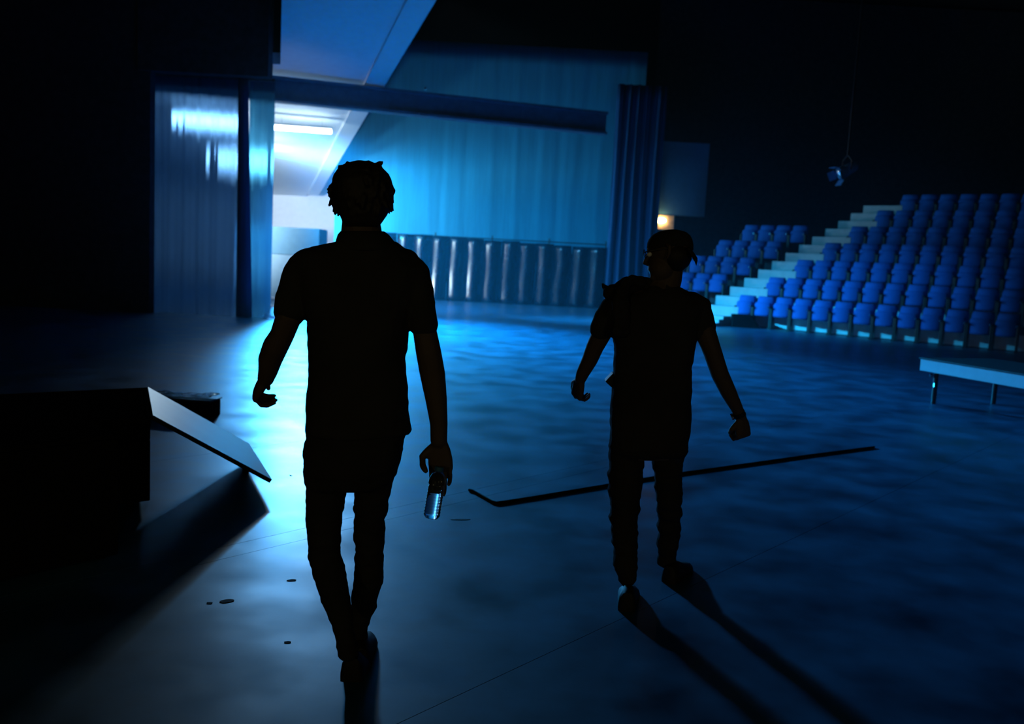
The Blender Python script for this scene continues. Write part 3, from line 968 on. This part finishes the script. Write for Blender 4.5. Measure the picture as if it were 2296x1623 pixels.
# legs
LEG_L = [(732, 1060, 48, 0), (728, 1120, 46, 0), (726, 1190, 40, 0.0), (727, 1240, 37, 0.01), (742, 1300, 37, -0.02), (758, 1360, 31, -0.06), (772, 1420, 24, -0.10), (782, 1470, 22, -0.12)]
LEG_R = [(840, 1060, 46, 0), (833, 1120, 40, 0.02), (828, 1190, 36, 0.06), (830, 1235, 34, 0.09), (826, 1300, 34, 0.12), (815, 1360, 29, 0.16), (805, 1400, 23, 0.18), (803, 1440, 22, 0.2)]
limb(bm, [(a, b, c*0.8, d) for a, b, c, d in LEG_L], Y1)
limb(bm, [(a, b, c*0.8, d) for a, b, c, d in LEG_R], Y1)
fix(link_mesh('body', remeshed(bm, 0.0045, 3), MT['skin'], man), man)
eyeballs(man, eyes, None)
for o in man.children: fix(o, man)
# hair
bm = bmesh.new()
rows = [(362, 792, 833, 0.06, 0.02), (370, 770, 852, 0.14, 0.02), (384, 757, 866, 0.20, 0.01), (405, 748, 875, 0.235, 0.01), (425, 745, 880, 0.24, 0.01), (445, 747, 877, 0.22, 0.0), (465, 756, 875, 0.17, -0.015), (482, 762, 868, 0.13, -0.03), (497, 768, 858, 0.09, -0.04), (508, 774, 850, 0.06, -0.04)]
slab(bm, rows, Y1, 28, 2.1)
rng = random.Random(3)
for k in range(150):
    t = rng.random()
    py = 370+t*98
    i = min(len(rows)-2, next((q for q in range(len(rows)-1) if rows[q+1][0] >= py), len(rows)-2))
    f = (py-rows[i][0])/(rows[i+1][0]-rows[i][0])
    xl_ = rows[i][1]+(rows[i+1][1]-rows[i][1])*f; xr_ = rows[i][2]+(rows[i+1][2]-rows[i][2])*f
    thk = rows[i][3]+(rows[i+1][3]-rows[i][3])*f
    a = rng.uniform(0, 2*math.pi)
    cx = (xl_+xr_)/2+(xr_-xl_)/2*0.93*math.cos(a)
    c = at(cx, py, Y1+rows[i][4]+thk/2*0.93*math.sin(a))
    o_ = (c-hc); o_.z *= 0.5; o_.normalize()
    dn = Vector((rng.uniform(-0.4, 0.4), rng.uniform(-0.3, 0.3), -1 if py > 385 else 0.2))
    tube(bm, [c-dn*0.01, c+o_*0.006+dn*0.012, c+o_*0.011+dn*0.026], [0.011, 0.010, 0.004], 8)
for px, py, ex, ey in ((748, 425, 733, 424), (748, 430, 734, 432), (750, 436, 736, 440), (748, 420, 737, 416), (880, 428, 884, 434), (812, 366, 804, 361), (825, 366, 818, 362)):
    p, q_ = at(px, py, Y1+0.02), at(ex, ey, Y1+0.015)
    tube(bm, [p, p.lerp(q_, 0.5), q_], [0.012, 0.009, 0.003], 8)
fix(link_mesh('hair', remeshed(bm, 0.0042, 1), MT['hair'], man), man)
# polo shirt
bm = bmesh.new()
slab(bm, [(538, 765, 872, 0.13, -0.01), (546, 733, 890, 0.16, -0.01), (556, 697, 905, 0.185, 0), (570, 668, 925, 0.20, 0), (600, 660, 952, 0.225, 0), (650, 672, 945, 0.245, 0), (715, 690, 921, 0.255, 0), (776, 692, 911, 0.25, 0), (806, 697, 907, 0.245, 0), (845, 693, 911, 0.24, 0), (880, 688, 915, 0.245, 0), (940, 688, 918, 0.25, 0), (962, 684, 921, 0.255, 0), (972, 688, 916, 0.25, 0)], Y1)
limb(bm, [(705, 585, 34, 0), (683, 605, 40, 0), (665, 640, 41, -0.005), (655, 675, 38, -0.01), (650, 704, 35, -0.015)], Y1, fl=1.0)
limb(bm, [(905, 590, 36, 0), (925, 615, 40, 0), (938, 660, 38, -0.005), (946, 700, 35, -0.01), (951, 734, 33, -0.01)], Y1, fl=1.0)
me = remeshed(bm, 0.007, 3)
wrinkle(me, 0.006, 9, 16, 1.0)
shirt = fix(link_mesh('shirt', me, MT['shirt'], man), man)
bm = bmesh.new()   # collar
def cring(xl_, xr_, py, dep, dy):
    a, b = at(xl_, py, Y1+dy), at(xr_, py, Y1+dy)
    return ring((a+b)/2, (b-a)/2 + Vector((0, 0, (0.012))) * 0, Vector((0, dep, 0)), 24)
loft(bm, [cring(764, 862, 519, 0.070, 0), cring(758, 872, 526, 0.078, 0), cring(755, 880, 536, 0.086, -0.005), cring(752, 889, 548, 0.094, -0.01), cring(752, 893, 559, 0.096, -0.01), cring(760, 885, 563, 0.09, -0.01)])
obj('collar', bm, MT['shirt'], shirt, True)
for rows in ([(618, 699, 4, -0.1)],):
    pass
# trousers
bm = bmesh.new()
slab(bm, [(945, 692, 912, 0.23, 0), (975, 686, 910, 0.245, 0), (1010, 684, 903, 0.25, 0), (1050, 683, 894, 0.245, 0), (1078, 684, 880, 0.22, 0), (1090, 690, 870, 0.18, 0)], Y1)
limb(bm, LEG_L, Y1, fl=1.05)
limb(bm, LEG_R, Y1, fl=1.05)
me = remeshed(bm, 0.007, 3)
wrinkle(me, 0.007, 8, 26, 4.0)
fix(link_mesh('trousers', me, MT['trousers'], man), man)
for nm, hx, hy, tx, ty, zh, zt_ in (('shoe', 786, 1560, 800, 1500, 0.05, 0.0), ('shoe', 806, 1505, 822, 1425, 0.0, 0.0)):
    bm = bmesh.new()
    a, b = on_floor(hx, hy), on_floor(tx, ty)
    b = a + (b-a).normalized()*0.285
    shoe(bm, a, b, zh, zt_)
    fix(sharp_smooth(obj(nm, bm, MT['shoe'], man), 50), man)

# bottle
bt = tag(empty('water_bottle', BOT_B), 'clear ribbed plastic water bottle held by the man on the left', 'bottle')
ax = (BOT_T-BOT_B); LB = ax.length; az = ax.normalized()
xx_ = Vector((1, 0, 0)); xx_ = (xx_-az*xx_.dot(az)).normalized(); yy_ = az.cross(xx_)
Mb = Matrix((xx_, yy_, az)).transposed().to_4x4()
R = 0.0285
prof = [(0.004, 0.004), (R*0.75, 0.0), (R*0.95, 0.008)]
z = 0.012
while z < LB*0.62:
    prof += [(R*1.0, z), (R*0.94, z+0.0045), (R*1.0, z+0.009)]
    z += 0.0105
prof += [(R*0.9, LB*0.66), (R*1.04, LB*0.70), (R*1.04, LB*0.74), (R*0.98, LB*0.80), (R*0.8, LB*0.88), (R*0.5, LB*0.94), (R*0.45, LB*0.955)]
inner = [(max(0.002, r-0.0012), z+0.001) for r, z in prof[1:]]
bm = bmesh.new(); lathe(bm, prof, Mb, 28); obj('bottle_body', bm, MT['bottle'], bt, True)
bm = bmesh.new(); lathe(bm, [(0.002, LB*0.955), (R*0.52, LB*0.957), (R*0.54, LB*0.97), (R*0.54, LB*1.03), (R*0.45, LB*1.045), (0.002, LB*1.047)], Mb, 24); sharp_smooth(obj('cap', bm, MT['bottle_cap'], bt))

# ---------------- the man with the cap
Y2 = 4.05
m2 = tag(empty('person', (at(1455, 1100, Y2).x, Y2, 0)), 'person in dark T-shirt and cap turning the head aside, a jacket slung on one shoulder', 'person')
bm = bmesh.new()
hc2 = at(1499, 574, Y2-0.02)
eyes = head(bm, hc2, (-0.93, 0.30, -0.14), (0.05, 0.25, 1), 0.99)
limb(bm, [(1504, 600, 28, 0.0), (1500, 622, 30, 0.0), (1492, 640, 34, 0.0), (1482, 668, 48, 0.0)], Y2)
slab(bm, [(650, 1420, 1540, 0.14, 0), (680, 1385, 1570, 0.18, 0), (740, 1385, 1560, 0.20, 0), (830, 1390, 1540, 0.20, 0), (930, 1385, 1535, 0.19, 0), (1000, 1380, 1535, 0.20, 0), (1025, 1395, 1515, 0.16, 0)], Y2)
limb(bm, [(1378, 690, 24, 0), (1356, 735, 23, 0.0), (1334, 778, 20, 0.02), (1322, 808, 18, 0.04), (1306, 838, 15, 0.06), (1301, 852, 12.5, 0.07)], Y2, fl=1.0)
limb(bm, [(1562, 690, 25, 0), (1580, 740, 24, -0.01), (1598, 790, 21, -0.01), (1614, 838, 20, 0.0), (1634, 880, 18, 0.02), (1652, 915, 14, 0.04), (1660, 934, 12.5, 0.05)], Y2, fl=1.0)
hand(bm, at(1301, 852, Y2+0.07), (-0.10, 0.25, -0.75), (-0.75, -0.6, 0.1), (0.5, 0.85, -0.1), ((0.7, 0.95, 0.6), (0.9, 1.0, 0.6), (1.0, 1.0, 0.6), (1.05, 1.0, 0.6)), 0.04, 0.98, 0.2, 0.025)
hand(bm, at(1662, 936, Y2+0.05), (0.20, 0.05, -0.9), (0.45, -1, 0.1), (-0.8, -0.6, 0), ((1.1, 1.3, 0.8), (1.15, 1.3, 0.8), (1.2, 1.3, 0.8), (1.2, 1.3, 0.8)), 0.03, 1.02, 1.5, 0.025)
L2L = [(1405, 1000, 42, 0), (1403, 1060, 40, 0), (1401, 1112, 37, -0.02), (1399, 1170, 32, -0.06), (1402, 1225, 29, -0.10), (1403, 1270, 27, -0.14), (1406, 1300, 22, -0.16)]
L2R = [(1503, 1000, 40, 0), (1497, 1060, 32, 0.03), (1500, 1112, 31, 0.06), (1501, 1170, 27, 0.1), (1497, 1225, 25, 0.14), (1494, 1258, 21, 0.16)]
limb(bm, [(a, b, c*0.8, d) for a, b, c, d in L2L], Y2)
limb(bm, [(a, b, c*0.8, d) for a, b, c, d in L2R], Y2)
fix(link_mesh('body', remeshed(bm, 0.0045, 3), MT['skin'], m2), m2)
eyeballs(m2, eyes, None)
for o in m2.children: fix(o, m2)
# cap worn backwards: crown, brim at the back, and short hair below
f2 = Vector((-0.93, 0.30, -0.14)).normalized(); up2 = Vector((0.05, 0.25, 1)); up2 = (up2-f2*up2.dot(f2)).normalized(); r2 = f2.cross(up2)
R2 = Matrix((r2, f2, up2)).transposed()
bm = bmesh.new()
M4 = Matrix.Translation(hc2+up2*0.035-f2*0.008) @ R2.to_4x4()
rings = []
for z, k in ((-0.012, 1.02), (0.01, 1.03), (0.03, 1.0), (0.05, 0.92), (0.065, 0.78), (0.076, 0.55), (0.081, 0.25)):
    rings.append([M4 @ Vector((0.081*k*math.cos(t), 0.103*k*math.sin(t), z)) for t in [2*math.pi*i/28 for i in range(28)]])
loft(bm, rings)
cap = fix(obj('cap', bm, MT['cap'], m2, True), m2)
bm = bmesh.new()
rings = []
for t in (0, 0.35, 0.7, 1.0):
    hw = 0.078*(1-0.45*t*t)
    rings.append([M4 @ Vector((hw*s, -0.092-0.030*t*(1-0.4*s*s), -0.012-0.05*t-0.02*s*s)) for s in (-1, -0.5, 0, 0.5, 1)] + [M4 @ Vector((hw*s, -0.092-0.030*t*(1-0.4*s*s), -0.006-0.05*t-0.02*s*s)) for s in (1, 0.5, 0, -0.5, -1)])
loft(bm, rings)
obj('brim', bm, MT['cap'], cap, True)
bm = bmesh.new(); ball(bm, M4 @ Vector((0, 0, 0.083)), 0.009, 0.009, 0.006); obj('button', bm, MT['cap'], cap, True)
bm = bmesh.new(); ball(bm, hc2-f2*0.035-up2*0.005, 0.076, 0.070, 0.070, R2); fix(obj('hair', bm, MT['hair'], m2, True), m2)
# glasses temple and frame at the brow
bm = bmesh.new()
e0 = hc2+up2*0.012
for sg in (-1, 1):
    tube(bm, [e0-f2*0.01+r2*sg*0.079, e0+f2*0.07+r2*sg*0.072, e0+f2*0.1+r2*sg*0.055], 0.003, 6)
    tube(bm, [e0+f2*0.104+r2*sg*(0.034+0.024*math.cos(t))+up2*0.018*math.sin(t) for t in [2*math.pi*i/12 for i in range(13)]], 0.002, 6)
fix(obj('glasses', bm, MT['black_metal'], m2), m2)
# T-shirt
bm = bmesh.new()
slab(bm, [(640, 1455, 1520, 0.12, 0), (652, 1425, 1541, 0.16, 0), (664, 1395, 1566, 0.19, 0), (685, 1372, 1583, 0.22, 0), (730, 1372, 1568, 0.24, 0), (790, 1377, 1556, 0.245, 0), (825, 1377, 1550, 0.24, 0), (865, 1372, 1552, 0.24, 0), (935, 1367, 1550, 0.24, 0), (980, 1366, 1545, 0.245, 0), (1004, 1367, 1541, 0.24, 0)], Y2)
limb(bm, [(1400, 672, 27, 0), (1376, 690, 31, 0), (1360, 715, 30, 0), (1347, 742, 28, 0.005)], Y2, fl=1.0)
limb(bm, [(1545, 680, 30, 0), (1565, 692, 30, 0), (1574, 720, 29, 0), (1580, 742, 27, -0.005)], Y2, fl=1.0)
me = remeshed(bm, 0.007, 3)
wrinkle(me, 0.006, 9, 16, 8.0)
sh2 = fix(link_mesh('shirt', me, MT['shirt'], m2), m2)
bm = bmesh.new(); loft(bm, [ring(at(1490, 636, Y2), (0.062, 0, 0), (0, 0.06, 0), 20), ring(at(1487, 648, Y2), (0.075, 0, 0), (0, 0.07, 0), 20)]); obj('collar', bm, MT['shirt'], sh2, True)
# trousers
bm = bmesh.new()
slab(bm, [(975, 1370, 1542, 0.23, 0), (1000, 1366, 1541, 0.24, 0), (1012, 1366, 1536, 0.23, 0), (1022, 1370, 1530, 0.20, 0)], Y2)
limb(bm, L2L, Y2, fl=1.05)
limb(bm, L2R, Y2, fl=1.05)
me = remeshed(bm, 0.007, 3)
wrinkle(me, 0.010, 8, 24, 12.0)
fix(link_mesh('trousers', me, MT['trousers'], m2), m2)
for hx, hy, tx, ty in ((1404, 1372, 1412, 1320), (1497, 1308, 1540, 1275)):
    bm = bmesh.new()
    a, b = on_floor(hx, hy), on_floor(tx, ty)
    b = a + (b-a).normalized()*0.275
    shoe(bm, a, b, 0, 0)
    fix(sharp_smooth(obj('shoe', bm, MT['shoe'], m2), 50), m2)
# watch
bm = bmesh.new()
wpt = at(1657, 928, Y2+0.045)
wd_ = (at(1660, 934, Y2+0.05)-at(1652, 915, Y2+0.04)).normalized()
sx_ = Vector((1, 0, 0)); sx_ = (sx_-wd_*sx_.dot(wd_)).normalized(); sy_ = wd_.cross(sx_)
loft(bm, [ring(wpt-wd_*0.01, sx_*0.0305, sy_*0.0305, 18), ring(wpt+wd_*0.01, sx_*0.0300, sy_*0.0300, 18)])
wt = fix(obj('watch_strap', bm, MT['black_metal'], m2), m2)
bm = bmesh.new(); c = wpt-sx_*0.033; cyl(bm, c+sx_*0.004, c-sx_*0.006, 0.016, n=16); obj('watch_face', bm, MT['chrome'], wt)
# radio pouch on the belt
bm = bmesh.new(); pp = at(1373, 850, Y2+0.02)
box(bm, (-0.022, -0.035, -0.03), (0.02, 0.035, 0.026), Matrix.Translation(pp) @ Matrix.Rotation(0.7, 4, 'Y'), 0.004)
fix(obj('pouch', bm, MT['shoe'], m2), m2)
# jacket over the shoulder
bm = bmesh.new()
limb(bm, [(1454, 640, 20, 0.02), (1428, 638, 21, 0.0), (1402, 645, 21, -0.02), (1378, 655, 18, -0.03), (1362, 656, 15, -0.03)], Y2, fl=1.3)
limb(bm, [(1440, 632, 12, -0.06), (1415, 630, 11, -0.08), (1400, 640, 13, -0.09), (1392, 680, 20, -0.115), (1394, 740, 22, -0.115)], Y2, fl=0.5)
limb(bm, [(1360, 650, 10, 0.0), (1353, 641, 5, 0.0), (1351, 636, 2, 0.0)], Y2)
limb(bm, [(1400, 636, 9, 0.03), (1398, 626, 4, 0.03), (1396, 624, 2, 0.03)], Y2)
me = remeshed(bm, 0.006, 2)
wrinkle(me, 0.013, 17, 17, 2.0)
fix(link_mesh('slung_jacket', me, MT['trousers'], m2), m2)

# ------------------------------------------------------------------ haze
if HAZE:
    HM = bpy.data.materials.new('stage_haze')
    HM.use_nodes = True
    nt = HM.node_tree
    nt.nodes.remove(nt.nodes['Principled BSDF'])
    vs_ = nt.nodes.new('ShaderNodeVolumeScatter')
    vs_.inputs['Color'].default_value = (0.35, 0.75, 1.0, 1)
    vs_.inputs['Density'].default_value = HAZE
    vs_.inputs['Anisotropy'].default_value = 0.45
    nt.links.new(vs_.outputs[0], nt.nodes['Material Output'].inputs['Volume'])
    bm = bmesh.new(); box(bm, (-17.9, 7.0, 0.01), (14, 40.9, 8.9))
    tag(obj('haze', bm, HM), 'thin stage haze hanging in front of the back cloth', 'haze', kind='stuff')
